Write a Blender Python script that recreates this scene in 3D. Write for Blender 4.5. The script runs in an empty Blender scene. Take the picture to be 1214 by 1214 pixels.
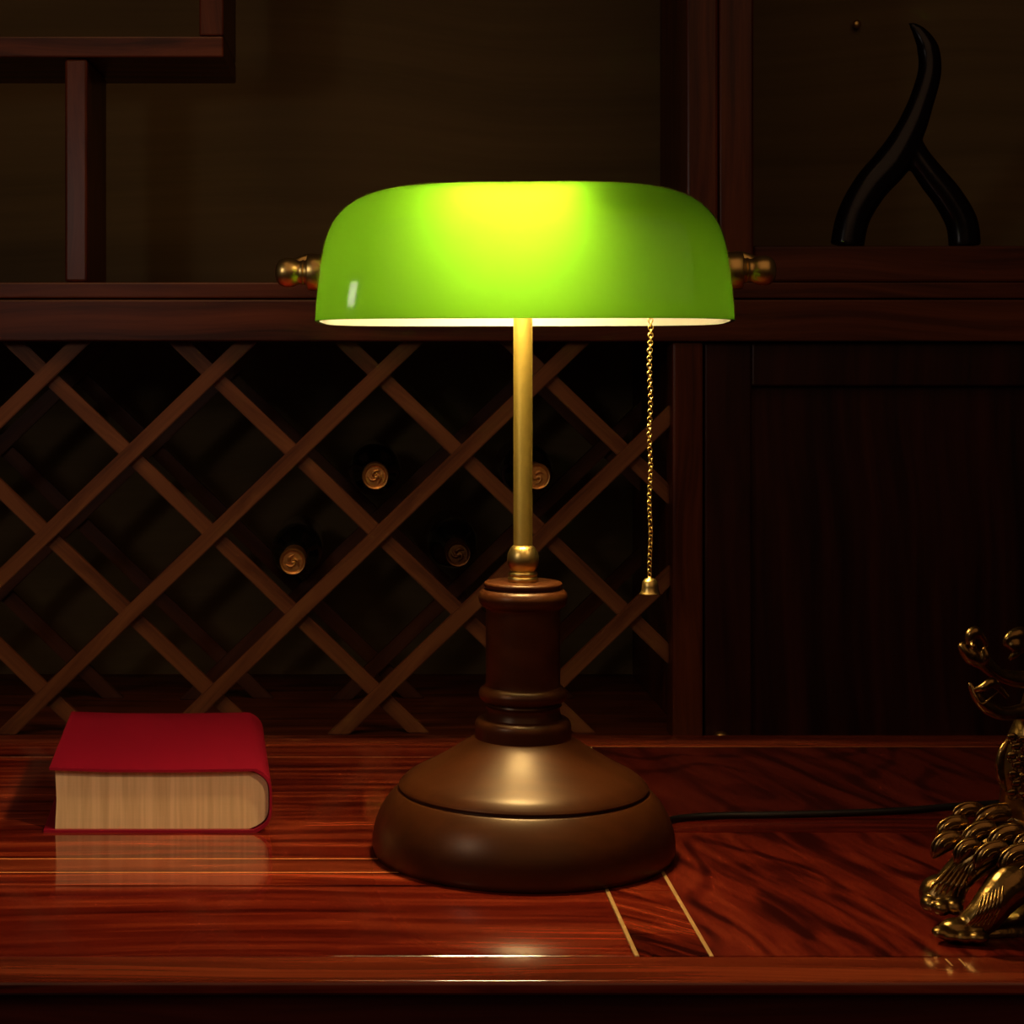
import bpy, bmesh, math, random
from mathutils import Vector, Matrix
S = bpy.context.scene
C = S.collection
PI = math.pi
R = random.Random(7)
F, CX, CY, EYE, DESK = 2200.0, 435.0, 430.0, 1.077, 0.75

def P(px, py, d):
    """point of the place seen at photo pixel (px, py), d metres in front of the camera"""
    return Vector(((px - CX) / F * d, d, EYE - (py - CY) / F * d))

# ---------------------------------------------------------------- camera, world, lights, exposure
cam = bpy.data.objects.new('camera', bpy.data.cameras.new('camera'))
C.objects.link(cam)
cam.location = (0, 0, EYE)
cam.rotation_euler = (PI / 2, 0, 0)
cam.data.sensor_width = 36
cam.data.lens = F / 1214 * 36
cam.data.shift_x = (607 - CX) / 1214
cam.data.shift_y = -(607 - CY) / 1214
cam.data.clip_start = 0.02
S.camera = cam
w = bpy.data.worlds.new('world'); S.world = w; w.use_nodes = True
w.node_tree.nodes['Background'].inputs[0].default_value = (1.0, 0.62, 0.42, 1)
w.node_tree.nodes['Background'].inputs[1].default_value = 0.009

def light(name, kind, loc, target, power, color, size=0.1, spot=40, blend=0.6, sizey=None):
    l = bpy.data.lights.new(name, kind)
    l.energy = power; l.color = color
    if kind == 'AREA':
        l.size = size
        if sizey: l.shape = 'RECTANGLE'; l.size_y = sizey
    else:
        l.shadow_soft_size = size
    if kind == 'SPOT':
        l.spot_size = math.radians(spot); l.spot_blend = blend
    o = bpy.data.objects.new(name, l); C.objects.link(o)
    o.location = loc
    o.rotation_euler = (Vector(target) - Vector(loc)).to_track_quat('-Z', 'Y').to_euler()
    return o
light('book_key_spot', 'SPOT', (1.10, 0.0, 2.3), (-0.26, 1.30, 0.77), 72, (1, 0.72, 0.40), 0.05, 12.0, 0.7)  # unseen spot, added to light the book from the upper right front
light('softbox_left', 'AREA', (-0.62, 0.62, 1.36), (0.10, 1.24, 0.85), 0.9, (1, 0.84, 0.74), 0.12, sizey=0.20)  # unseen soft studio light, placed for highlights on lamp base and shade
light('fill_front', 'AREA', (0.3, -0.4, 2.6), (0.15, 1.6, 0.9), 6.0, (1, 0.55, 0.30), 2.6)  # added broad fill from behind the camera, not a fitting of the room
light('rack_fill_spot', 'SPOT', (-0.35, 1.2, 2.3), (-0.25, 2.2, 0.85), 19, (1, 0.55, 0.24), 0.40, 48, 1.0)  # added spot that brightens the rack lattice, no known fitting
S.view_settings.view_transform = 'Standard'
S.view_settings.look = 'None'
S.view_settings.gamma = 1
S.view_settings.use_curve_mapping = False
S.view_settings.exposure = 0.0

# ---------------------------------------------------------------- materials
def newmat(name):
    m = bpy.data.materials.new(name); m.use_nodes = True
    n = m.node_tree
    return m, n, n.nodes['Principled BSDF']

def plain(name, col, rough=0.5, metal=0.0, coat=0.0, bump=0.0, bscale=200, var=0.0, spec=0.5):
    m, n, b = newmat(name)
    b.inputs['Base Color'].default_value = (*col, 1)
    b.inputs['Roughness'].default_value = rough
    b.inputs['Metallic'].default_value = metal
    b.inputs['Coat Weight'].default_value = coat
    b.inputs['Specular IOR Level'].default_value = spec
    tc = n.nodes.new('ShaderNodeTexCoord')
    nz = n.nodes.new('ShaderNodeTexNoise'); nz.inputs['Scale'].default_value = bscale
    nz.inputs['Detail'].default_value = 5
    n.links.new(tc.outputs['Object'], nz.inputs['Vector'])
    mx = n.nodes.new('ShaderNodeMix'); mx.data_type = 'RGBA'
    mx.inputs[6].default_value = (*[c * (1 - var) for c in col], 1)
    mx.inputs[7].default_value = (*[min(1, c * (1 + var)) for c in col], 1)
    n.links.new(nz.outputs['Fac'], mx.inputs[0]); n.links.new(mx.outputs[2], b.inputs['Base Color'])
    if bump:
        bp = n.nodes.new('ShaderNodeBump'); bp.inputs['Strength'].default_value = bump
        bp.inputs['Distance'].default_value = 0.001
        n.links.new(nz.outputs['Fac'], bp.inputs['Height']); n.links.new(bp.outputs[0], b.inputs['Normal'])
    return m

def wood(name, dark, mid, lite, axis='X', rough=0.2, scale=1.0, rot=0.0, rings=0.0, coat=0.0, bump=0.05, spec=0.5, seed=0.0, tint=(1, 1, 1)):
    m, n, b = newmat(name)
    N, L = n.nodes, n.links
    tc = N.new('ShaderNodeTexCoord')
    r0 = N.new('ShaderNodeMapping'); r0.inputs['Rotation'].default_value = (0, 0, rot)
    r0.inputs['Location'].default_value = (seed, seed * 1.7, seed * 0.6)
    L.new(tc.outputs['Object'], r0.inputs['Vector'])
    wn = N.new('ShaderNodeTexNoise'); wn.inputs['Scale'].default_value = 5 * scale; wn.inputs['Detail'].default_value = 1
    L.new(r0.outputs[0], wn.inputs['Vector'])
    ad = N.new('ShaderNodeVectorMath'); ad.operation = 'MULTIPLY_ADD'
    k = 0.03 / scale if not rings else 0.045
    ad.inputs[1].default_value = (k, k, k)
    L.new(wn.outputs['Color'], ad.inputs[0]); L.new(r0.outputs[0], ad.inputs[2])
    mp = N.new('ShaderNodeMapping')
    lo, hi = (2.5 if not rings else 6) * scale, 90 * scale
    mp.inputs['Scale'].default_value = {'X': (lo, hi, hi), 'Y': (hi, lo, hi), 'Z': (hi, hi, lo)}[axis]
    L.new(ad.outputs[0], mp.inputs['Vector'])
    n1 = N.new('ShaderNodeTexNoise'); n1.inputs['Scale'].default_value = 1; n1.inputs['Detail'].default_value = 7
    n1.inputs['Roughness'].default_value = 0.62
    L.new(mp.outputs[0], n1.inputs['Vector'])
    fac = n1.outputs['Fac']
    if rings:
        m2 = N.new('ShaderNodeMapping'); m2.inputs['Scale'].default_value = (2.4, 6.0, 1) if axis == 'X' else (6.0, 2.4, 1)
        L.new(ad.outputs[0], m2.inputs['Vector'])
        n2 = N.new('ShaderNodeTexNoise'); n2.inputs['Scale'].default_value = 1.0; n2.inputs['Detail'].default_value = 2
        n2.inputs['Roughness'].default_value = 0.35
        L.new(m2.outputs[0], n2.inputs['Vector'])
        mu = N.new('ShaderNodeMath'); mu.operation = 'MULTIPLY'; mu.inputs[1].default_value = rings
        L.new(n2.outputs['Fac'], mu.inputs[0])
        sn = N.new('ShaderNodeMath'); sn.operation = 'SINE'; L.new(mu.outputs[0], sn.inputs[0])
        sb = N.new('ShaderNodeMath'); sb.operation = 'SUBTRACT'; sb.inputs[1].default_value = 0.45; L.new(sn.outputs[0], sb.inputs[0])
        mm = N.new('ShaderNodeMath'); mm.operation = 'MAXIMUM'; mm.inputs[1].default_value = 0.0; L.new(sb.outputs[0], mm.inputs[0])
        ma = N.new('ShaderNodeMath'); ma.operation = 'MULTIPLY_ADD'; ma.inputs[1].default_value = -0.28
        L.new(mm.outputs[0], ma.inputs[0]); L.new(n1.outputs['Fac'], ma.inputs[2])
        fac = ma.outputs[0]
    cr = N.new('ShaderNodeValToRGB')
    e = cr.color_ramp.elements
    e[0].position = 0.33; e[0].color = (*dark, 1)
    e[1].position = 0.70 if not rings else 0.80; e[1].color = (*lite, 1)
    x = e.new(0.50); x.color = (*mid, 1)
    L.new(fac, cr.inputs[0]); L.new(cr.outputs[0], b.inputs['Base Color'])
    b.inputs['Roughness'].default_value = rough
    b.inputs['Coat Weight'].default_value = coat
    b.inputs['Coat Roughness'].default_value = 0.06
    b.inputs['Specular IOR Level'].default_value = spec
    b.inputs['Specular Tint'].default_value = (*tint, 1)
    bp = N.new('ShaderNodeBump'); bp.inputs['Strength'].default_value = bump; bp.inputs['Distance'].default_value = 0.001
    L.new(fac, bp.inputs['Height']); L.new(bp.outputs[0], b.inputs['Normal'])
    return m

D0, D1, D2 = (0.025, 0.002, 0.001), (0.15, 0.012, 0.004), (0.42, 0.060, 0.018)
W = {
 'desk_x': wood('desk rosewood long grain', D0, D1, D2, 'X', 0.08, 1.0, bump=0.02, spec=0.7),
 'desk_x2': wood('desk rosewood second board', D0, (0.13, 0.010, 0.004), (0.30, 0.038, 0.012), 'X', 0.07, 0.8, seed=3.1, bump=0.015),
 'desk_rail': wood('desk rosewood rail', (0.04, 0.005, 0.002), (0.17, 0.022, 0.007), (0.32, 0.058, 0.018), 'X', 0.12, 0.7, seed=1.3, bump=0.03),
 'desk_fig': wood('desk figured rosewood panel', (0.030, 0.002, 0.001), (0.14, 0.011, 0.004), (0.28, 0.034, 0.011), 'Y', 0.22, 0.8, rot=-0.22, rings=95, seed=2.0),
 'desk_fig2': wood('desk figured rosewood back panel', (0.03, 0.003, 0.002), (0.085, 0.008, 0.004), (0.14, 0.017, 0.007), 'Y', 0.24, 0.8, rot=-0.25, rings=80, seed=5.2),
 'desk_y': wood('desk rosewood cross grain', D0, D1, D2, 'X', 0.14, 1.2, rot=0.8, rings=20, seed=4.4),
 'desk_face': wood('desk rosewood apron', (0.03, 0.005, 0.0025), (0.07, 0.010, 0.005), (0.11, 0.018, 0.008), 'X', 0.35, 0.7),
 'inlay': plain('pale wood inlay', (0.55, 0.33, 0.12), 0.25, var=0.2, bscale=60),
 'inlay_warm': plain('orange wood inlay', (0.70, 0.26, 0.07), 0.25, var=0.3, bscale=60),
 'inlay_dull': plain('dull wood inlay', (0.34, 0.14, 0.05), 0.3, var=0.4, bscale=40),  # darker inlay tone for the two rear lines
 'groove': plain('dark groove', (0.010, 0.002, 0.001), 0.5),
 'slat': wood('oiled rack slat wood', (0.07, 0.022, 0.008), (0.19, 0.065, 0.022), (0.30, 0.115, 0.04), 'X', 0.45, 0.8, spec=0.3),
 'slat_rear': wood('shaded rear slat wood', (0.03, 0.009, 0.004), (0.075, 0.024, 0.009), (0.12, 0.042, 0.015), 'X', 0.5, 0.8, spec=0.3),  # slat wood with the shade of the rack's depth put into the colour
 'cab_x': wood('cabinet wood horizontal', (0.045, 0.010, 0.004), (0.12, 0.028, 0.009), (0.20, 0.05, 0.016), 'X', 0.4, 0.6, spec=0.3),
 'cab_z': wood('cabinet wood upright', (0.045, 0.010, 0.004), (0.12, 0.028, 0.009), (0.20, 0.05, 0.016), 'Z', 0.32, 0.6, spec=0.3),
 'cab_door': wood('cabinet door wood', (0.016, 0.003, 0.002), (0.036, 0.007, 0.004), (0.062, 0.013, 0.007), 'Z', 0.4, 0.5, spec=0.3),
 'cab_back': wood('cabinet back board', (0.14, 0.10, 0.036), (0.17, 0.12, 0.045), (0.20, 0.14, 0.055), 'X', 0.6, 0.3, spec=0.2),
 'lamp_wood': wood('walnut stained turned wood', (0.042, 0.0105, 0.0024), (0.058, 0.0145, 0.0034), (0.078, 0.021, 0.005), 'X', 0.35, 0.6, spec=0.5, bump=0.01, tint=(1, 0.76, 0.5)),
 'brass': plain('brushed brass', (0.78, 0.54, 0.17), 0.34, 1.0, bump=0.05, bscale=400, var=0.08),
 'brass_satin': plain('satin brass tube', (0.95, 0.70, 0.16), 0.46, 1.0, bump=0.02, bscale=300, var=0.05),
 'foil_dim': plain('darker copper foil', (0.22, 0.10, 0.04), 0.45, 1.0, bump=0.4, bscale=250, var=0.2),  # copper foil in a darker tone, for the deep-set bottle
 'bronze': plain('gilded dark bronze', (0.30, 0.17, 0.05), 0.26, 1.0, bump=0.5, bscale=160, var=0.45),
 'bronze_dark': plain('darkened bronze', (0.24, 0.14, 0.042), 0.28, 1.0, bump=0.6, bscale=140, var=0.6),
 'cover': plain('crimson cloth book cover', (0.23, 0.002, 0.016), 0.42, bump=0.25, bscale=1500, var=0.06, spec=0.35),
 'cord': plain('black rubber cord', (0.006, 0.005, 0.005), 0.4),
 'glassy': plain('dark bottle glass', (0.008, 0.010, 0.006), 0.08, coat=0.5),
 'foil': plain('copper gold foil', (0.90, 0.44, 0.13), 0.35, 0.8, bump=0.4, bscale=250, var=0.2),
 'sculpt': plain('black lacquered sculpture', (0.006, 0.003, 0.004), 0.22, spec=0.35),
 'bulbcap': plain('socket metal', (0.5, 0.36, 0.12), 0.3, 1.0),
 'wallp': plain('dark plaster', (0.05, 0.035, 0.02), 0.8, bump=0.2, bscale=40, var=0.2),
 'floorw': wood('dark floor boards', (0.03, 0.01, 0.005), (0.07, 0.02, 0.01), (0.10, 0.03, 0.012), 'X', 0.3, 0.3),
}
def page_mat():
    m, n, b = newmat('cream page edges')
    N, L = n.nodes, n.links
    tc = N.new('ShaderNodeTexCoord')
    mp = N.new('ShaderNodeMapping'); mp.inputs['Scale'].default_value = (260, 30, 12)
    L.new(tc.outputs['Object'], mp.inputs['Vector'])
    nz = N.new('ShaderNodeTexNoise'); nz.inputs['Scale'].default_value = 1; nz.inputs['Detail'].default_value = 3
    L.new(mp.outputs[0], nz.inputs['Vector'])
    mp2 = N.new('ShaderNodeMapping'); mp2.inputs['Scale'].default_value = (10, 10, 900)
    L.new(tc.outputs['Object'], mp2.inputs['Vector'])
    n2 = N.new('ShaderNodeTexNoise'); n2.inputs['Scale'].default_value = 1
    L.new(mp2.outputs[0], n2.inputs['Vector'])
    ad = N.new('ShaderNodeMath'); ad.operation = 'MULTIPLY_ADD'; ad.inputs[1].default_value = 0.10
    L.new(n2.outputs['Fac'], ad.inputs[0]); L.new(nz.outputs['Fac'], ad.inputs[2])
    cr = N.new('ShaderNodeValToRGB')
    cr.color_ramp.elements[0].position = 0.36; cr.color_ramp.elements[0].color = (0.58, 0.37, 0.18, 1)
    cr.color_ramp.elements[1].position = 0.68; cr.color_ramp.elements[1].color = (0.74, 0.50, 0.26, 1)
    L.new(ad.outputs[0], cr.inputs[0]); L.new(cr.outputs[0], b.inputs['Base Color'])
    b.inputs['Roughness'].default_value = 0.75
    bp = N.new('ShaderNodeBump'); bp.inputs['Strength'].default_value = 0.3; bp.inputs['Distance'].default_value = 0.0005
    L.new(ad.outputs[0], bp.inputs['Height']); L.new(bp.outputs[0], b.inputs['Normal'])
    return m
W['pages'] = page_mat()

def cased_glass(name, diff, trans, tfac, gloss):
    m = bpy.data.materials.new(name); m.use_nodes = True
    n = m.node_tree; N, L = n.nodes, n.links
    N.remove(N['Principled BSDF'])
    out = N['Material Output']
    d = N.new('ShaderNodeBsdfDiffuse'); d.inputs[0].default_value = (*diff, 1)
    t = N.new('ShaderNodeBsdfTranslucent'); t.inputs[0].default_value = (*trans, 1)
    mx = N.new('ShaderNodeMixShader'); mx.inputs[0].default_value = tfac
    L.new(d.outputs[0], mx.inputs[1]); L.new(t.outputs[0], mx.inputs[2])
    g = N.new('ShaderNodeBsdfGlossy'); g.inputs['Roughness'].default_value = gloss
    fr = N.new('ShaderNodeFresnel'); fr.inputs[0].default_value = 1.5
    m2 = N.new('ShaderNodeMixShader')
    L.new(fr.outputs[0], m2.inputs[0]); L.new(mx.outputs[0], m2.inputs[1]); L.new(g.outputs[0], m2.inputs[2])
    L.new(m2.outputs[0], out.inputs['Surface'])
    return m
W['green'] = cased_glass('green cased glass', (0.02, 0.10, 0.002), (0.165, 0.48, 0.022), 0.75, 0.10)
W['opal'] = cased_glass('white opal glass lining', (0.42, 0.40, 0.35), (0.95, 0.92, 0.80), 0.45, 0.15)
def emis(name, col, s):
    m = bpy.data.materials.new(name); m.use_nodes = True
    n = m.node_tree; N = n.nodes
    N.remove(N['Principled BSDF'])
    e = N.new('ShaderNodeEmission'); e.inputs[0].default_value = (*col, 1); e.inputs[1].default_value = s
    n.links.new(e.outputs[0], N['Material Output'].inputs['Surface'])
    return m
W['bulb'] = emis('glowing bulb glass', (1.0, 0.76, 0.36), 230)

# ---------------------------------------------------------------- mesh helpers
def link(name, bm, mats, parent=None, smooth=False, loc=None, angle=None):
    me = bpy.data.meshes.new(name)
    bmesh.ops.recalc_face_normals(bm, faces=bm.faces)
    bm.to_mesh(me); bm.free()
    if not isinstance(mats, (list, tuple)): mats = [mats]
    for m in mats: me.materials.append(m)
    o = bpy.data.objects.new(name, me); C.objects.link(o)
    if smooth:
        for p in me.polygons: p.use_smooth = True
        if angle:
            me.set_sharp_from_angle(angle=math.radians(angle))
    if loc is not None: o.location = loc
    if parent is not None: o.parent = parent
    return o

def thing(name, label, cat, loc=(0, 0, 0), group=None, rz=0):
    o = bpy.data.objects.new(name, None); C.objects.link(o)
    o.location = loc; o.rotation_euler = (0, 0, rz); o.empty_display_size = 0.05
    o['label'] = label; o['category'] = cat
    if group: o['group'] = group
    return o

def tag(o, label, cat, group=None):
    o['label'] = label; o['category'] = cat
    if group: o['group'] = group
    return o

def box(bm, lo, hi, bev=0.0, seg=2, mat=None):
    lo, hi = Vector(lo), Vector(hi)
    r = bmesh.ops.create_cube(bm, size=1)
    vs = r['verts']
    for v in vs:
        v.co = Vector(((lo.x + hi.x) / 2 + v.co.x * (hi.x - lo.x), (lo.y + hi.y) / 2 + v.co.y * (hi.y - lo.y), (lo.z + hi.z) / 2 + v.co.z * (hi.z - lo.z)))
    if bev:
        es = list({e for v in vs for e in v.link_edges})
        bmesh.ops.bevel(bm, geom=es, offset=bev, segments=seg, affect='EDGES', profile=0.5)
    elif mat is not None:
        for v in vs: v.co = mat @ v.co
    return vs

def lathe(bm, prof, n=64, M=Matrix.Identity(4), caps=True):
    rings = []
    for r, z in prof:
        if r < 1e-6:
            rings.append([bm.verts.new(M @ Vector((0, 0, z)))])
        else:
            rings.append([bm.verts.new(M @ Vector((r * math.cos(2 * PI * i / n), r * math.sin(2 * PI * i / n), z))) for i in range(n)])
    for a, b in zip(rings, rings[1:]):
        for i in range(n):
            j = (i + 1) % n
            if len(a) == 1 and len(b) == 1: continue
            if len(a) == 1: bm.faces.new((a[0], b[i], b[j]))
            elif len(b) == 1: bm.faces.new((a[i], a[j], b[0]))
            else: bm.faces.new((a[i], a[j], b[j], b[i]))
    if caps:
        if len(rings[0]) > 1: bm.faces.new(rings[0][::-1])
        if len(rings[-1]) > 1: bm.faces.new(rings[-1])

def smoothpath(pts, rad, k=6):
    P_, R_ = [], []
    n = len(pts)
    for i in range(n - 1):
        p0, p1, p2, p3 = pts[max(i - 1, 0)], pts[i], pts[i + 1], pts[min(i + 2, n - 1)]
        for s in range(k):
            t = s / k
            P_.append(0.5 * ((2 * p1) + (p2 - p0) * t + (2 * p0 - 5 * p1 + 4 * p2 - p3) * t * t + (3 * p1 - p0 - 3 * p2 + p3) * t ** 3))
            R_.append(rad[i] * (1 - t) + rad[i + 1] * t)
    P_.append(pts[-1]); R_.append(rad[-1])
    return P_, R_

def tube(bm, pts, rad, n=12, smooth=6, flat=1.0, caps=True):
    pts = [Vector(p) for p in pts]
    if not isinstance(rad, (list, tuple)): rad = [rad] * len(pts)
    if smooth: pts, rad = smoothpath(pts, rad, smooth)
    prev = None; rings = []
    for i, p in enumerate(pts):
        t = (pts[min(i + 1, len(pts) - 1)] - pts[max(i - 1, 0)]).normalized()
        if prev is None:
            up = Vector((0, 1, 0)) if abs(t.y) < 0.9 else Vector((0, 0, 1))
            a = t.cross(up).normalized()
        else:
            a = (prev - t * prev.dot(t)).normalized()
        prev = a; b = t.cross(a).normalized()
        rings.append([bm.verts.new(p + rad[i] * (a * math.cos(2 * PI * k / n) + b * flat * math.sin(2 * PI * k / n))) for k in range(n)])
    for u, v in zip(rings, rings[1:]):
        for k in range(n): bm.faces.new((u[k], u[(k + 1) % n], v[(k + 1) % n], v[k]))
    if caps:
        bm.faces.new(rings[0][::-1]); bm.faces.new(rings[-1])

def ball(bm, c, r, sc=(1, 1, 1), rot=None, u=20, v=12):
    M = Matrix.Translation(Vector(c))
    if rot is not None: M = M @ rot
    M = M @ Matrix.Diagonal((r * sc[0], r * sc[1], r * sc[2], 1))
    bmesh.ops.create_uvsphere(bm, u_segments=u, v_segments=v, radius=1, matrix=M)

def torus(bm, R_, r, M, n=14, k=8, ez=1.0):
    rings = []
    for i in range(n):
        a = 2 * PI * i / n
        rings.append([bm.verts.new(M @ Vector(((R_ + r * math.cos(2 * PI * j / k)) * math.cos(a), r * math.sin(2 * PI * j / k), (R_ * ez + r * math.cos(2 * PI * j / k)) * math.sin(a)))) for j in range(k)])
    for i in range(n):
        u, v = rings[i], rings[(i + 1) % n]
        for j in range(k): bm.faces.new((u[j], u[(j + 1) % k], v[(j + 1) % k], v[j]))

def remesh(o, vox, smooth=2):
    m = o.modifiers.new('remesh', 'REMESH'); m.mode = 'VOXEL'; m.voxel_size = vox; m.use_smooth_shade = True
    if smooth:
        s = o.modifiers.new('smooth', 'SMOOTH'); s.iterations = smooth; s.factor = 0.5

# ---------------------------------------------------------------- the room shell
def struct(name, lo, hi, m):
    bm = bmesh.new(); box(bm, lo, hi)
    o = link(name, bm, m); o['kind'] = 'structure'
    return o
struct('floor', (-2.4, -2.2, -0.05), (2.4, 2.75, 0), W['floorw'])
struct('wall_back', (-2.4, 2.67, 0), (2.4, 2.75, 2.7), W['wallp'])

# ---------------------------------------------------------------- wine cabinet behind the desk
FR = 2.12                                   # distance of the cabinet front
SC = FR / F
def X(px, d=FR): return (px - CX) / F * d
def Z(py, d=FR): return EYE - (py - CY) / F * d
cab = thing('wine_cabinet', 'tall dark wooden display cabinet with diagonal wine rack and panelled door, behind the desk', 'cabinet', (0, FR, 0))
cabp = Vector((0, FR, 0))
def cpart(name, lo, hi, m, bev=0.0015, parent=None):
    bm = bmesh.new(); box(bm, Vector(lo) - cabp, Vector(hi) - cabp, bev)
    return link(name, bm, m, parent or cab)
XL, XR, TOP = X(-420), X(1560), 2.05
BK = 2.54
cpart('back_panel', (XL, BK, 0.05), (XR, BK + 0.02, TOP), W['cab_back'], 0)
cpart('side_panel', (XL - 0.02, FR, 0), (XL, BK + 0.02, TOP), W['cab_z'])
cpart('side_panel', (XR, FR, 0), (XR + 0.02, BK + 0.02, TOP), W['cab_z'])
cpart('top_panel', (XL - 0.02, FR - 0.01, TOP), (XR + 0.02, BK + 0.02, TOP + 0.03), W['cab_x'])
# middle rail and shelf
cpart('middle_rail', (XL, FR - 0.02, Z(405)), (XR, FR + 0.012, Z(356)), W['cab_x'], 0.002)
cpart('rail_moulding', (XL, FR - 0.008, Z(354)), (XR, FR + 0.012, Z(335)), W['cab_x'], 0.002)
cpart('shelf', (XL, FR + 0.012, Z(372)), (XR, BK, Z(337)), W['cab_x'])
# upper uprights
cpart('upright', (X(812), FR - 0.012, Z(334)), (X(849), FR + 0.03, TOP), W['cab_z'], 0.003)
cpart('upright', (X(851), FR - 0.004, Z(334)), (X(893), BK, TOP), W['cab_z'], 0.003)
cpart('upright', (X(76), FR + 0.004, Z(334)), (X(103), FR + 0.16, Z(69)), W['cab_z'], 0.003)
cpart('upper_shelf', (XL, FR, Z(68)), (X(265), FR + 0.20, Z(43)), W['cab_x'], 0.002)
cpart('upright', (X(236), FR + 0.002, Z(42)), (X(265), FR + 0.20, TOP), W['cab_z'], 0.002)
cpart('raised_shelf', (X(894), FR + 0.006, Z(334)), (XR, BK, Z(291)), W['cab_x'], 0.003)
# lower right part: post and panelled door
cpart('post', (X(795), FR - 0.014, 0), (X(831), FR + 0.03, Z(406)), W['cab_z'], 0.003)
cpart('divider_panel', (X(812), FR + 0.03, 0), (X(831), BK, Z(372) - 0.001), W['cab_z'])
door = bpy.data.objects.new('door', None); C.objects.link(door); door.parent = cab
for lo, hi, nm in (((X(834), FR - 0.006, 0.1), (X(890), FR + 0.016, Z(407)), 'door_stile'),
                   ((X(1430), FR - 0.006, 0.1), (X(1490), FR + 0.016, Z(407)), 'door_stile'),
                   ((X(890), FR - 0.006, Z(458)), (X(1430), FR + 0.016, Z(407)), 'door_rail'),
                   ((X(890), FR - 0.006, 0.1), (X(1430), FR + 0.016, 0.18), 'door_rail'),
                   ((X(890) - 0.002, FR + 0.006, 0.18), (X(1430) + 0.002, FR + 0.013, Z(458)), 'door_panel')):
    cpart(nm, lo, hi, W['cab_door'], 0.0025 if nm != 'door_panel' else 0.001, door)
bm = bmesh.new()
lathe(bm, [(0.004, 0), (0.0035, 0.008), (0.008, 0.012), (0.010, 0.018), (0.008, 0.024), (0, 0.026)], 24,
      Matrix.Translation(Vector((X(850), FR - 0.006, Z(872))) - cabp) @ Matrix.Rotation(PI / 2, 4, 'X'))
link('door_knob', bm, W['brass'], door, True)
cpart('cabinet_plinth', (XL, FR - 0.004, 0), (XR, BK, 0.098), W['cab_x'])
# rack floor
cpart('rack_floor', (XL, FR + 0.001, Z(868) - 0.02), (X(812), BK, Z(872)), W['cab_x'])

# lattice: front and rear layer of crossed slats, clipped to the opening
U0, U1, V0, V1 = XL, X(795), Z(872), Z(405)
def clip(p, d):
    ts = []
    t0, t1 = -9, 9
    for a, lo, hi in ((0, U0, U1), (1, V0, V1)):
        u, v = sorted(((lo - p[a]) / d[a], (hi - p[a]) / d[a]))
        t0, t1 = max(t0, u), min(t1, v)
    return (t0, t1) if t1 - t0 > 0.05 else None
def slats(y0, th, wid, prefix):
    PXx, PXy = 198.0, 190.5
    for sgn, off in ((1, 0.0), (-1, th)):
        for k in range(-6, 8):
            p = ((53 + PXx * k - CX) * SC, EYE - (635 - CY) * SC)
            d = Vector((PXx, sgn * PXy)).normalized()
            c = clip(p, d)
            if not c: continue
            a, b = [Vector((p[0] + d.x * t, y0 + off, p[1] + d.y * t)) for t in c]
            mid = (a + b) / 2; L_ = (b - a).length
            bm = bmesh.new()
            # slat ends are mitred to the opening: build the outline and extrude it
            dirv = (b - a).normalized(); nv = Vector((-dirv.z, 0, dirv.x)) * wid / 2
            poly = []
            for s in (-1, 1):
                q = Vector((p[0], 0, p[1])) + nv * s
                cc = clip((q.x, q.z), d)
                if cc is None: cc = c
                e = [Vector((q.x + d.x * t, y0 + off, q.z + d.y * t)) for t in cc]
                poly += e if s < 0 else e[::-1]
            q0 = [bm.verts.new(Matrix.Rotation(0, 4, 'Y') @ (v - mid)) for v in poly]
            q1 = [bm.verts.new(v - mid + Vector((0, th, 0))) for v in poly]
            bm.faces.new(q0); bm.faces.new(q1[::-1])
            for i in range(4): bm.faces.new((q0[i], q1[i], q1[(i + 1) % 4], q0[(i + 1) % 4]))
            # turn to local x so that the grain follows the slat
            ang = math.atan2(dirv.z, dirv.x)
            M = Matrix.Rotation(ang, 4, 'Y')
            for v in bm.verts: v.co = M @ v.co
            bmesh.ops.bevel(bm, geom=list(bm.edges), offset=0.0012, segments=2, affect='EDGES')
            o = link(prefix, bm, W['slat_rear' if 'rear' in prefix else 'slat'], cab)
            o.location = mid - cabp; o.rotation_euler = (0, -ang, 0)
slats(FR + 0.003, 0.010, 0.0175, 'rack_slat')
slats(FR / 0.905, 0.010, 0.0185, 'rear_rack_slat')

# ---------------------------------------------------------------- wine bottles lying in the rack
def bottle(px, py, y0, label, foil='foil'):
    loc = Vector((X(px, y0), y0, Z(py, y0)))
    t = thing('wine_bottle', label, 'bottle', loc, 'wine bottles lying in the rack')
    M = Matrix.Rotation(-PI / 2, 4, 'X')
    bm = bmesh.new()
    lathe(bm, [(0.0135, 0.055), (0.0135, 0.075), (0.017, 0.092), (0.026, 0.112), (0.0315, 0.130), (0.0325, 0.15), (0.0325, 0.26), (0.030, 0.268), (0.02, 0.268), (0, 0.255)], 40, M)
    link('bottle_body', bm, W['glassy'], t, True, angle=50)
    bm = bmesh.new()
    lathe(bm, [(0, 0.0008), (0.0115, 0.0008), (0.0125, -0.001), (0.0145, -0.0015), (0.0155, 0.0), (0.0158, 0.002), (0.0156, 0.008), (0.0146, 0.0095), (0.0146, 0.056), (0, 0.056)], 40, M)
    for k in range(3):
        ph = k * 2.1 + px
        pts = [Vector((0.0085 * math.cos(ph + s * 0.8) * (1 - s * 0.28), -0.0002, 0.0085 * math.sin(ph + s * 0.8) * (1 - s * 0.28))) for s in range(4)]
        tube(bm, pts, [0.0007, 0.0019, 0.0017, 0.0007], 8, 4)
    ball(bm, (0.001, 0, -0.001), 0.0026, (1.3, 0.6, 1))
    link('foil_capsule', bm, W[foil], t, True, angle=50)
    return t
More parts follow.
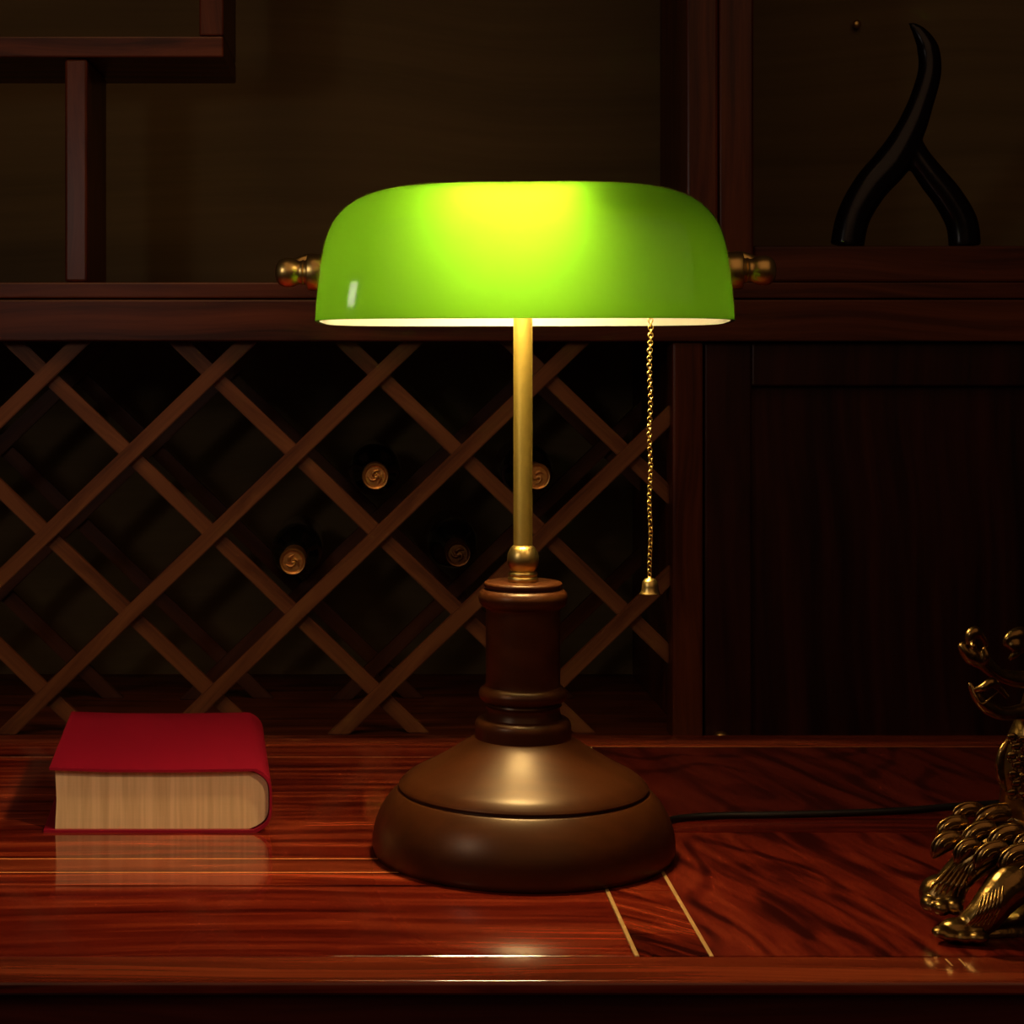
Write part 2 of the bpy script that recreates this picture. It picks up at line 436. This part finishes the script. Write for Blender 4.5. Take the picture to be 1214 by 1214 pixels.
bottle(445, 565, FR + 0.055, 'wine bottle with copper foil end lying in the rack cell left of the lamp pole')
bottle(637, 565, FR + 0.055, 'wine bottle whose foil end is half hidden behind the brass lamp pole')
bottle(347, 666, FR + 0.055, 'wine bottle with copper foil end in the lowest and leftmost filled rack cell')

bottle(543, 657, FR + 0.1, 'dim wine bottle set deep in the rack cell directly left of the wooden lamp column', 'foil_dim')

# ---------------------------------------------------------------- abstract sculpture on the shelf
sd = FR + 0.085
org = Vector((X(1075, sd), sd, Z(290.8, FR + 0.006)))
sp = lambda x, y, dy=0.0: Vector((X(x, sd), sd + dy, Z(y + 1.5, sd))) - org
k = sd / F
bm = bmesh.new()
tube(bm, [sp(1077, 25), sp(1089, 36), sp(1100, 56), sp(1102, 84), sp(1092, 120), sp(1078, 155), sp(1058, 190), sp(1032, 220), sp(1012, 255), sp(1004, 291)],
     [1 * k, 8 * k, 13 * k, 14 * k, 15 * k, 18 * k, 22 * k, 21 * k, 20 * k, 20 * k], 20, 6, 0.8)
tube(bm, [sp(1074, 160), sp(1088, 185), sp(1106, 210), sp(1124, 233), sp(1140, 262), sp(1144, 291)], [15 * k, 15 * k, 17 * k, 18 * k, 19 * k, 19 * k], 20, 6, 0.8)
zc = min(v.co.z for v in bm.verts)
for v in bm.verts:
    if v.co.z < 0.0: v.co.z = 0.0
s = link('abstract_sculpture', bm, W['sculpt'], None, True, org)
remesh(s, 0.0022, 4)
tag(s, 'glossy black wishbone shaped sculpture standing on the shelf at upper right', 'sculpture')
bm = bmesh.new()
lathe(bm, [(0.002, 0), (0.002, 0.006), (0.0055, 0.007), (0.006, 0.009), (0.004, 0.011), (0, 0.0115)], 20, Matrix.Rotation(PI / 2, 4, 'X'))
o = link('light_speck_stud', bm, W['brass'], cab, True, Vector((X(1014, BK), BK, Z(30, BK))) - cabp)  # small brass stud standing in for a blurred speck of light

# ---------------------------------------------------------------- desk
desk = thing('desk', 'polished red rosewood desk with pale inlay lines, filling the foreground', 'desk', (0, 1.3, 0))
dp = Vector((0, 1.3, 0))
TH = 0.022
DX0, DX1 = -0.85, 1.15
def dpart(name, x0, x1, y0, y1, m, bev=0.0008, z0=DESK - TH, z1=DESK, seg=2):
    bm = bmesh.new(); box(bm, Vector((x0, y0, z0)) - dp, Vector((x1, y1, z1)) - dp, bev, seg)
    return link(name, bm, W[m], desk, bev > 0.001, angle=40)
g = 0.0004
def hline(x0, x1, y, wd=0.0016, name='inlay_line', m='inlay'):
    dpart(name, x0, x1, y - wd / 2, y + wd / 2, m, 0.0003, DESK - 0.006, DESK + 0.0001)
# front rail with a rounded nose: side profile extruded along x
bm = bmesh.new()
prof = [(1.0222, DESK - TH)]
prof += [(1.0222, DESK - 0.0012), (1.0210, DESK)]
for i in range(9):
    a = PI / 2 * i / 8
    prof.append((0.9835 - 0.003 * math.sin(a), DESK - 0.003 + 0.003 * math.cos(a)))
prof += [(0.9805, DESK - 0.006), (0.9815, DESK - 0.0075), (0.990, DESK - 0.0075), (0.990, DESK - TH)]
va = [bm.verts.new(Vector((DX0, y, z)) - dp) for y, z in prof]
vb = [bm.verts.new(Vector((DX1, y, z)) - dp) for y, z in prof]
bm.faces.new(va); bm.faces.new(vb[::-1])
for i in range(len(prof)): bm.faces.new((va[i], vb[i], vb[(i + 1) % len(prof)], va[(i + 1) % len(prof)]))
link('front_rail', bm, W['desk_rail'], desk, True, angle=30)
dpart('apron', DX0 + 0.02, DX1 - 0.02, 0.986, 0.9895, 'desk_face', 0.0005, DESK - 0.15, DESK - 0.0078)
dpart('apron_bead', DX0 + 0.01, DX1 - 0.01, 0.9835, 0.9858, 'desk_face', 0.001, DESK - 0.050, DESK - 0.038)
X1, X2 = 0.149, 0.190
dpart('plank', DX0, X1 - 0.0012, 1.0226, 1.1590, 'desk_x2', 0.001)
dpart('groove', DX0, X1, 1.1590, 1.1618, 'groove', 0, DESK - TH, DESK - 0.001)
dpart('plank', DX0, X1 - 0.0012, 1.1618, 1.1898, 'desk_x', 0)
hline(DX0, X1 - 0.0012, 1.1907, 0.0016, m='inlay_warm')
dpart('plank', DX0, X1 - 0.0012, 1.1916, 1.2226, 'desk_rail', 0)
hline(DX0, X1 - 0.0012, 1.2235, 0.0016, m='inlay_warm')
dpart('plank', DX0, X1 - 0.0012, 1.2244, 1.5385, 'desk_x', 0)
hline(DX0, X1 - 0.0012, 1.5392, 0.0012, m='inlay_dull')
dpart('plank', DX0, X1 - 0.0012, 1.5400, 1.5805, 'desk_x2', 0)
dpart('back_rail', DX0, DX1, 1.5815, 1.63, 'desk_rail', 0.002)
# long inlay lines running to the back, with the cross banding between them
dpart('inlay_line', X1 - 0.0012, X1 + 0.0012, 1.0226, 1.5805, 'inlay', 0.0003, DESK - 0.006, DESK + 0.0001)
dpart('inlay_line', X2 - 0.0012, X2 + 0.0012, 1.0226, 1.5805, 'inlay', 0.0003, DESK - 0.006, DESK + 0.0001)
ys = [1.0226, 1.062, 1.150, 1.24, 1.33, 1.42, 1.51, 1.5805]
for a, b in zip(ys, ys[1:]):
    dpart('cross_banding', X1 + 0.0013, X2 - 0.0013, a + g, b - g, 'desk_y', 0)
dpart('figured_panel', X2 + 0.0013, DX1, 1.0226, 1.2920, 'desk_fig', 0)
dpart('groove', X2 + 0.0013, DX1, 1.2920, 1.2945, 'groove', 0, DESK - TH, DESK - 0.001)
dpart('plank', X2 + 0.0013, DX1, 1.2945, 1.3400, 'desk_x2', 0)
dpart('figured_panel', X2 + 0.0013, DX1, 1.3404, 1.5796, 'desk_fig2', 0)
hline(X2 + 0.0013, DX1, 1.5802, 0.0012, m='inlay_dull')
for px in (1130, 1146):
    xx = (px - CX) / F * 1.005
    dpart('inlay_line', xx - 0.0006, xx + 0.0006, 1.006, 1.018, 'inlay', 0.0002, DESK - 0.004, DESK + 0.0001)
dpart('under_board', DX0 + 0.01, DX1 - 0.01, 1.009, 1.62, 'desk_face', 0, DESK - TH - 0.012, DESK - TH)
for x in (DX0 + 0.03, DX1 - 0.09):
    for y in (1.015, 1.55):
        dpart('leg', x, x + 0.06, y, y + 0.06, 'desk_face', 0.004, 0, DESK - TH - 0.012)

# ---------------------------------------------------------------- book
bd, bh = 1.291, 0.0445
bl, br = (55 - CX) / F * bd, (324 - CX) / F * bd
bw = br - bl
book = thing('book', 'thick crimson hardcover book lying flat, cream page edges facing front', 'book', (bl, bd, DESK))
def skewext(bm, prof, y0, y1, sk=-0.085):
    a = [bm.verts.new(Vector((x + sk * y0, y0, z))) for x, z in prof]
    b = [bm.verts.new(Vector((x + sk * y1, y1, z))) for x, z in prof]
    bm.faces.new(a); bm.faces.new(b[::-1])
    n = len(prof)
    for i in range(n): bm.faces.new((a[i], b[i], b[(i + 1) % n], a[(i + 1) % n]))
ct = 0.0018
def spine(off, n=20, rnd=0.011):
    pts = []
    for i in range(n + 1):
        t = i / n; z = bh * (1 - t)
        q = abs(2 * t - 1)
        xx = bw - 0.0008 - rnd * q ** 4.2
        pts.append((xx, z))
    return pts
outer = spine(0)
inner = [(x - ct, ct + (z) * (bh - 2 * ct) / bh) for x, z in outer]
pgs = [(x - ct - 0.0006, ct + z * (bh - 2 * ct) / bh) for x, z in spine(0, 20, 0.0135)]
top_skin = [(0.002, bh + 0.0008), (0.04, bh - 0.0006), (0.09, bh - 0.0008)]
prof = top_skin + outer + [(-0.002, 0.0)] + [(-0.002, ct)] + inner[::-1] + [(0.09, bh - 0.0008 - ct), (0.04, bh - 0.0006 - ct), (0.002, bh + 0.0008 - ct)]
bm = bmesh.new()
skewext(bm, prof, 0.0, 0.208)
bmesh.ops.bevel(bm, geom=[e for e in bm.edges if e.is_manifold and e.calc_face_angle(0) > 1.2], offset=0.0005, segments=2, affect='EDGES')
link('cover', bm, W['cover'], book, True, angle=35)
pin = pgs
prof = [(0.0058, bh - ct - 0.0002), (0.04, bh - ct - 0.0008), (0.09, bh - ct - 0.001)] + [(x, min(max(z, ct + 0.0001), bh - ct - 0.001)) for x, z in pin] + [(0.0058, ct + 0.0001), (0.0068, bh / 2)]
bm = bmesh.new()
skewext(bm, prof, 0.0035, 0.2045)
link('page_block', bm, W['pages'], book, True, angle=30)

# ---------------------------------------------------------------- banker's lamp
LD = 1.24
lx = (620 - CX) / F * LD
K = LD / F
rotz = -math.atan2(lx, LD)
lamp = thing('desk_lamp', "lit banker's lamp with green glass shade, brass pole and turned brown wooden base", 'lamp', (lx, LD, DESK), rz=rotz)
H = lambda y: (1010.2 - y) * K
bm = bmesh.new()
base = [(0, 0.0), (0.0975, 0.0), (0.0993, 0.0012), (0.1003, 0.004), (0.1006, 0.009), (0.1000, 0.015), (0.0983, 0.0215), (0.0955, 0.0280), (0.0915, 0.0345), (0.0872, 0.0395), (0.0838, 0.0425),
        (0.0815, 0.0428), (0.0812, 0.0438), (0.0828, 0.0442), (0.0831, 0.0450), (0.0824, 0.0462), (0.0800, 0.0487), (0.0765, 0.0515), (0.0700, 0.0550), (0.062, 0.0592), (0.053, 0.0643), (0.044, 0.0700), (0.037, 0.0745), (0.0325, 0.0770), (0.020, 0.0775), (0, 0.0775)]
def dense(pr, k=3):
    pts = [Vector((r, z, 0)) for r, z in pr]
    a, _ = smoothpath(pts, [0] * len(pts), k)
    return [(max(p.x, 0), p.y) for p in a]
lathe(bm, base[:3] + dense(base[3:11]) + base[11:15] + dense(base[15:24]) + base[24:], 128)
link('lamp_base', bm, W['lamp_wood'], lamp, True, angle=50)
bm = bmesh.new()
def px_prof(l): return [(r * K, H(y)) for r, y in l]
col = [(0, 879), (54, 879), (56, 878), (57, 876), (57, 873), (57, 868), (57, 863), (57, 860), (56.4, 856), (54.5, 852.5), (51, 850.5), (46, 849.5), (44.5, 845), (43.5, 841), (44, 837), (46, 835),
       (44, 834.5), (43, 832), (47, 830.5), (51, 827), (52.5, 822), (51, 817), (47, 813.5), (44.5, 812.5), (44.2, 810), (44, 808), (44, 806), (44, 780), (44, 750), (44, 730), (44, 726), (44, 723), (44.2, 721.5), (45, 719.5),
       (49, 718), (52, 713), (52.8, 708), (51.5, 702), (48, 698.5), (44, 697.5), (44, 696.5), (46, 695), (46.6, 692), (45.5, 690), (43, 689.3), (0, 689.3)]
lathe(bm, px_prof(col), 96)
link('lamp_column', bm, W['lamp_wood'], lamp, True, angle=50)
bm = bmesh.new()
lathe(bm, px_prof([(0, 689.3), (17, 689.3), (18, 688), (18, 685), (17, 683.6), (16, 683), (17, 682), (17.4, 680), (16.4, 678), (14, 677), (15.5, 675), (18, 669.5), (18.8, 663), (18, 656), (15, 650), (11.6, 646.5), (0, 646)]), 64)
link('brass_ball', bm, W['brass'], lamp, True, angle=50)
bm = bmesh.new()
lathe(bm, px_prof([(0, 647), (11.2, 647), (11.2, 312), (9, 310), (0, 310)]), 48)
link('pole', bm, W['brass_satin'], lamp, True, angle=40)
zr = H(382.3)                                  # shade rim
# shade
shade = bpy.data.objects.new('shade_assembly', None)
A, B_, HH = 244.5 * K, 0.064, 167.0 * K
def se(al, n):
    c, s_ = math.cos(al), math.sin(al)
    q = (abs(c) ** n + abs(s_) ** n) ** (1 / n)
    return c / q, s_ / q
def shell(a, b, h, nx=72, ny=56):
    g_ = []
    for i in range(nx + 1):
        al = -PI / 2 + PI * i / nx
        R_, X_ = se(al, 4.4)
        row = []
        for j in range(ny + 1):
            y_, z_ = se(PI * j / ny, 2.15)
            fl = min(1, R_ * max(z_, 0) / 0.45)
            row.append(Vector((a * X_ * (1 - 0.016 * fl), -b * R_ * y_, h * R_ * max(z_, 0))))
        g_.append(row)
    return g_
bm = bmesh.new()
t_ = 0.003
go = shell(A, B_, HH); gi = shell(A - t_, B_ - t_, HH - t_)
vo = [[bm.verts.new(v) for v in r] for r in go]; vi = [[bm.verts.new(v) for v in r] for r in gi]
nx, ny = len(vo) - 1, len(vo[0]) - 1
for i in range(nx):
    for j in range(ny):
        f = bm.faces.new((vo[i][j], vo[i + 1][j], vo[i + 1][j + 1], vo[i][j + 1])); f.material_index = 0
        f = bm.faces.new((vi[i][j], vi[i][j + 1], vi[i + 1][j + 1], vi[i + 1][j])); f.material_index = 1
for j in (0, ny):
    for i in range(nx):
        q = (vo[i][j], vo[i + 1][j], vi[i + 1][j], vi[i][j])
        bm.faces.new(q if j else q[::-1]).material_index = 0
bmesh.ops.remove_doubles(bm, verts=bm.verts, dist=1e-6)
sh = link('lamp_shade', bm, [W['green'], W['opal']], lamp, True, angle=60)
bpy.data.objects.remove(shade)
zp = H(322)
sh.location = (0, 0, zr)
sh.rotation_euler = (math.radians(-1.2), 0, 0)
sh['label'] = 'green glass outside, white lining inside'
# crossbar, end knobs and yoke brackets
bm = bmesh.new()
tube(bm, [(-A - 0.002, 0, zp), (A + 0.002, 0, zp)], 0.0035, 16, 0)
tube(bm, [(-0.012, 0, zp - 0.002), (0.012, 0, zp - 0.002)], 0.009, 24, 0)
link('crossbar', bm, W['brass'], lamp, True, angle=40)
for sx in (-1, 1):
    M = Matrix.Translation((sx * (A - 0.0035), 0, zp)) @ Matrix.Rotation(sx * PI / 2, 4, 'Y')
    bm = bmesh.new()
    lathe(bm, [(0, 0), (0.0118, 0), (0.0124, 0.001), (0.0124, 0.0095), (0.0116, 0.0105), (0.0086, 0.0110), (0.0080, 0.0125), (0.0086, 0.0135), (0.0078, 0.0150), (0.0078, 0.0165),
               (0.0086, 0.0180), (0.0097, 0.0205), (0.0100, 0.0235), (0.0098, 0.0265), (0.0085, 0.0295), (0.006, 0.0315), (0.003, 0.0323), (0, 0.0325)], 48, M)
    kn = link('end_knob', bm, W['brass'], lamp, True, angle=50)
    bm = bmesh.new()
    x0 = sx * (A - 0.002)
    pts = [(x0 + sx * 0.021, 0.008, zp + 0.001), (x0 + sx * 0.018, 0.015, zp + 0.006), (x0 + sx * 0.009, 0.018, zp + 0.0095), (x0 - sx * 0.001, 0.016, zp + 0.0085)]
    tube(bm, pts, [0.004, 0.0046, 0.0046, 0.004], 14, 5)
    link('yoke_bracket', bm, W['brass'], lamp, True)
# bulb and socket (hang from the crossbar)
zb = H(264)
Mx = Matrix.Translation((0.004, -0.014, zb)) @ Matrix.Rotation(-PI / 2, 4, 'Y')
bm = bmesh.new()
lathe(bm, [(0, -0.070), (0.009, -0.070), (0.0115, -0.064), (0.0120, -0.036), (0.0110, -0.031), (0, -0.031)], 32, Mx)
tube(bm, [(0.055, 0, zp), (0.055, -0.010, zb - 0.008)], 0.004, 12, 0)
link('bulb_socket', bm, W['bulbcap'], lamp, True, angle=40)
bm = bmesh.new()
lathe(bm, [(0.0095, -0.0305), (0.0105, -0.025), (0.0135, -0.014), (0.0150, -0.002), (0.0150, 0.040), (0.013, 0.048), (0.008, 0.0535), (0, 0.055)], 32, Mx)
link('bulb', bm, W['bulb'], lamp, True)
# pull chain with bell
cxp = (767 - 620) * K
cyd = -0.020
zt, zbm = H(372), H(681)
bm = bmesh.new()
step = 0.00246
nl = int((zt - zbm) / step)
for i in range(nl + 1):
    z = zt - i * (zt - zbm) / nl
    sway = 0.0004 * math.sin(i * 0.35)
    M = Matrix.Translation((cxp + sway, cyd, z)) @ Matrix.Rotation(math.radians(6 + i * 0.5 + (90 if i % 2 else 0)), 4, 'Z')
    torus(bm, 0.0016, 0.00042, M, 14, 6, 1.06)
ch = link('pull_chain', bm, W['brass'], lamp, True)
bm = bmesh.new()
bp_ = [(0, 0.0012), (0.0010, 0.0012), (0.0013, 0.0002), (0.0030, -0.0003), (0.0044, -0.0020), (0.0048, -0.0048), (0.0049, -0.0068), (0.0057, -0.0084), (0.0063, -0.0092), (0.0056, -0.0092), (0.0040, -0.0070), (0.0034, -0.0040), (0, -0.003)]
lathe(bm, bp_, 32, Matrix.Translation((cxp, cyd, H(680))) @ Matrix.Scale(1.14, 4))
link('bell_pull', bm, W['brass'], ch, True)
bm = bmesh.new()
tube(bm, [(cxp, cyd, zt), (cxp - 0.004, cyd + 0.008, zt + 0.014), (0.066, -0.016, zb)], 0.0016, 10, 6)
link('chain_switch', bm, W['brass'], lamp, True)
# cord: leaves the back right of the base and runs to the right along the desk
bm = bmesh.new()
Mi = Matrix.Rotation(-rotz, 4, 'Z')
pts = []
for px, py in ((770, 985), (800, 975), (850, 971), (920, 970), (1000, 968), (1070, 965), (1130, 960), (1200, 955), (1300, 948), (1380, 930)):
    d = F * 0.327 / (py - CY)
    pts.append(Mi @ (Vector(((px - CX) / F * d, d, 0.0026)) - Vector((lx, LD, 0))))
tube(bm, pts, 0.0024, 10, 6)
link('power_cord', bm, W['cord'], lamp, True)['label'] = 'black rubber cord'

# ---------------------------------------------------------------- gilded dragon figurine at the right edge
dd = 1.075
org = Vector(((1185 - CX) / F * dd, dd, DESK))
fig = thing('dragon_figurine', 'gilded dark bronze dragon figurine with open jaws at the right edge of the desk', 'figurine', org)
def q(px, py, d=dd): return P(px, py, d) - org
k = dd / F
bm = bmesh.new()
# trunk, chest and neck
tube(bm, [q(1275, 1080, 1.10), q(1245, 1040, 1.10), q(1228, 985, 1.095), q(1214, 935, 1.09), q(1216, 895, 1.09), q(1234, 855, 1.09), q(1250, 810, 1.09)],
     [46 * k, 50 * k, 42 * k, 28 * k, 27 * k, 28 * k, 30 * k], 24, 5)
# skull
ball(bm, q(1256, 795, 1.09), 34 * k, (1.1, 0.9, 0.95))
# upper snout: broad curled lip, nostril ball, ridge running back
tube(bm, [q(1256, 800, 1.09), q(1218, 806, 1.085), q(1186, 800, 1.08), q(1166, 785, 1.077), q(1152, 777, 1.076), q(1143, 768, 1.076), q(1138, 763, 1.076)],
     [20 * k, 11 * k, 8 * k, 10 * k, 11 * k, 8 * k, 3.5 * k], 16, 5)
tube(bm, [q(1150, 764, 1.070), q(1151, 753, 1.070), q(1157, 749, 1.070), q(1164, 755, 1.071), q(1170, 766, 1.073)], [5 * k, 7 * k, 7 * k, 5 * k, 2.5 * k], 12, 5)
tube(bm, [q(1150, 764, 1.086), q(1152, 754, 1.086), q(1158, 750, 1.086), q(1168, 758, 1.086)], [5 * k, 6 * k, 6 * k, 3 * k], 12, 5)
ball(bm, q(1154, 766, 1.066), 4.2 * k)
tube(bm, [q(1166, 768, 1.072), q(1170, 778, 1.071), q(1167, 788, 1.072)], [2.5 * k, 4.5 * k, 2 * k], 10, 4)
# lower jaw: boat shaped, with the tongue and lip rim
tube(bm, [q(1250, 828, 1.09), q(1215, 842, 1.085), q(1190, 846, 1.08), q(1171, 838, 1.077), q(1158, 824, 1.076), q(1149, 809, 1.076)], [16 * k, 9 * k, 8 * k, 9 * k, 7 * k, 2.2 * k], 14, 5)
tube(bm, [q(1156, 818, 1.072), q(1166, 815, 1.069), q(1176, 809, 1.069), q(1184, 815, 1.072), q(1194, 826, 1.08)], [3 * k, 5.5 * k, 6.5 * k, 4 * k, 3 * k], 12, 5)
tube(bm, [q(1151, 812, 1.067), q(1157, 826, 1.064), q(1164, 835, 1.063), q(1174, 828, 1.064), q(1186, 818, 1.068)], [1.2 * k, 2 * k, 2.2 * k, 1.8 * k, 1.2 * k], 10, 6)
# brow, eye and cheek
tube(bm, [q(1192, 767, 1.070), q(1196, 757, 1.069), q(1208, 752, 1.070), q(1224, 754, 1.075), q(1246, 742, 1.08)], [3 * k, 6 * k, 9 * k, 11 * k, 5 * k], 14, 5)
ball(bm, q(1204, 765, 1.068), 9 * k, (1.1, 0.9, 1.0))
tube(bm, [q(1197, 783, 1.069), q(1204, 775, 1.067), q(1214, 770, 1.068)], [3 * k, 4.5 * k, 3 * k], 10, 4)
# rear foreleg and paw
tube(bm, [q(1222, 995, 1.09), q(1186, 1008, 1.08), q(1160, 1018, 1.08), q(1140, 1034, 1.083), q(1124, 1055, 1.085)], [36 * k, 28 * k, 21 * k, 19 * k, 20 * k], 18, 5)
ball(bm, q(1117, 1060, 1.080), 27 * k, (1.0, 1.0, 0.86))
for x, y, d in ((1102, 1071, 1.072), (1116, 1076, 1.064), (1131, 1075, 1.064)):
    ball(bm, q(x, y, d), 11 * k, (1.0, 1.2, 0.85))
# near foreleg and paw
tube(bm, [q(1235, 1030, 1.07), q(1202, 1046, 1.056), q(1182, 1066, 1.052), q(1166, 1086, 1.05), q(1148, 1100, 1.052)], [36 * k, 26 * k, 22 * k, 20 * k, 17 * k], 18, 5)
ball(bm, q(1136, 1102, 1.05), 17 * k, (1.35, 1.0, 0.80))
for i, (x, y) in enumerate(((1117, 1107), (1127, 1111), (1143, 1113), (1160, 1113))):
    ball(bm, q(x, y - 2, 1.046 - 0.002 * i), 9.5 * k, (1.3, 1.2, 0.75))
# low plinth running off to the right
tube(bm, [q(1140, 1108, 1.06), q(1180, 1108, 1.06), q(1240, 1106, 1.07), q(1310, 1100, 1.08)], [8 * k, 13 * k, 20 * k, 22 * k], 16, 4)
ball(bm, q(1250, 1092, 1.085), 42 * k, (1.6, 1.0, 0.6))
for v in bm.verts:
    if v.co.z < 0.0: v.co.z = 0.0
body = link('body', bm, W['bronze_dark'], fig, True)
remesh(body, 0.0009, 1)
# overlapping shell-like mane curls, each a cupped lobe with raised rims
def curl(px, py, d, wd, hg, ang):
    bm = bmesh.new()
    M = Matrix.Translation(q(px, py, d)) @ Matrix.Rotation(ang, 4, 'Y')
    n = 16
    rows = []
    for s_ in range(13):
        t = s_ / 12
        rr = math.sin(PI * (0.03 + 0.80 * (1 - t) ** 0.9)) ** 0.55
        cx_ = wd * k * (1 - 2 * t) * 1.15
        bend = -0.45 * hg * k * (2 * t - 0.7) ** 2
        rows.append([bm.verts.new(M @ Vector((cx_, -hg * k * 0.55 * rr * math.cos(2 * PI * j / n), hg * k * rr * 0.85 * math.sin(2 * PI * j / n) + bend))) for j in range(n)])
    for a, b in zip(rows, rows[1:]):
        for j in range(n): bm.faces.new((a[j], a[(j + 1) % n], b[(j + 1) % n], b[j]))
    bm.faces.new(rows[0][::-1]); bm.faces.new(rows[-1])
    for f, rad, dy in ((1.0, 1.5, 0.22), (0.66, 1.1, 0.50), (0.34, 0.9, 0.56)):
        pts = [M @ Vector((wd * k * (0.15 - 1.2 * f * math.cos(a)), -hg * k * dy, hg * k * (-0.35 + 1.08 * f * math.sin(a)))) for a in [PI * i / 9 for i in range(8)]]
        tube(bm, pts, [rad * 0.5 * k] + [rad * k] * 6 + [0.4 * k], 8, 3)
    link('mane_curl', bm, W['bronze'], fig, True, angle=60)
for c in ((1146, 960, 1.088, 17, 12, -0.10), (1180, 964, 1.086, 24, 15, -0.05), (1212, 968, 1.085, 20, 15, 0.0),
          (1127, 978, 1.078, 18, 13, -0.25), (1158, 986, 1.070, 20, 14, -0.35), (1190, 990, 1.066, 21, 15, -0.30), (1220, 996, 1.062, 20, 15, -0.2),
          (1120, 998, 1.072, 18, 14, -0.35), (1144, 1006, 1.064, 16, 13, -0.45), (1172, 1010, 1.060, 20, 14, -0.4), (1202, 1014, 1.056, 21, 15, -0.4),
          (1156, 1030, 1.064, 17, 13, -0.6), (1222, 1034, 1.050, 20, 15, -0.3)):
    curl(*c)
# throat: a plate along the front edge and hooked scales beside it
bm = bmesh.new()
tube(bm, [q(1198, 874, 1.072), q(1189, 888, 1.07), q(1185, 906, 1.07), q(1187, 924, 1.07), q(1193, 938, 1.072)], [1.5 * k, 4.5 * k, 5.5 * k, 5 * k, 1.5 * k], 12, 6)
link('throat_plate', bm, W['bronze'], fig, True)
RS = random.Random(3)
for r_ in range(7):
    for c_ in range(2):
        px, py = 1202 + c_ * 12 + (r_ % 2) * 4 + RS.uniform(-2, 2), 876 + r_ * 11 + c_ * 3
        bm = bmesh.new()
        M = Matrix.Translation(q(px, py, 1.066 + 0.001 * c_)) @ Matrix.Rotation(0.5, 4, 'X') @ Matrix.Rotation(RS.uniform(-0.4, 0.3), 4, 'Y')
        ball(bm, (0, 0.0015, 0), 7 * k, (1, 0.5, 0.8), None, 14, 8)
        for f in (1.0, 0.6):
            tube(bm, [(6.6 * f * k * math.cos(a), -0.0012, 5.6 * f * k * math.sin(a)) for a in [PI * (0.95 + 1.2 * i / 8) for i in range(9)]], 0.9 * k, 8, 2)
        for v in bm.verts: v.co = M @ v.co
        link('scale', bm, W['bronze'], fig, True)
# tufts of hair on both legs
def strand(l, r0=2.3):
    bm = bmesh.new()
    tube(bm, [q(*a) for a in l], [0.4 * k] + [r0 * k] * (len(l) - 2) + [0.3 * k], 8, 5)
    link('hair_tuft', bm, W['bronze'], fig, True)
for i in range(7):
    strand([(1144 + i * 5.5, 1099 - i * 0.5, 1.033), (1154 + i * 5, 1090 - i * 1.5, 1.0275), (1161 + i * 4.5, 1077 - i * 2, 1.0275), (1165 + i * 4, 1060 - i * 2, 1.033)])
for i in range(6):
    strand([(1100 + i * 7, 1058 + i, 1.062), (1110 + i * 6, 1046 + i, 1.059), (1121 + i * 5, 1034 + i, 1.062), (1134 + i * 4, 1020 + i, 1.066)])
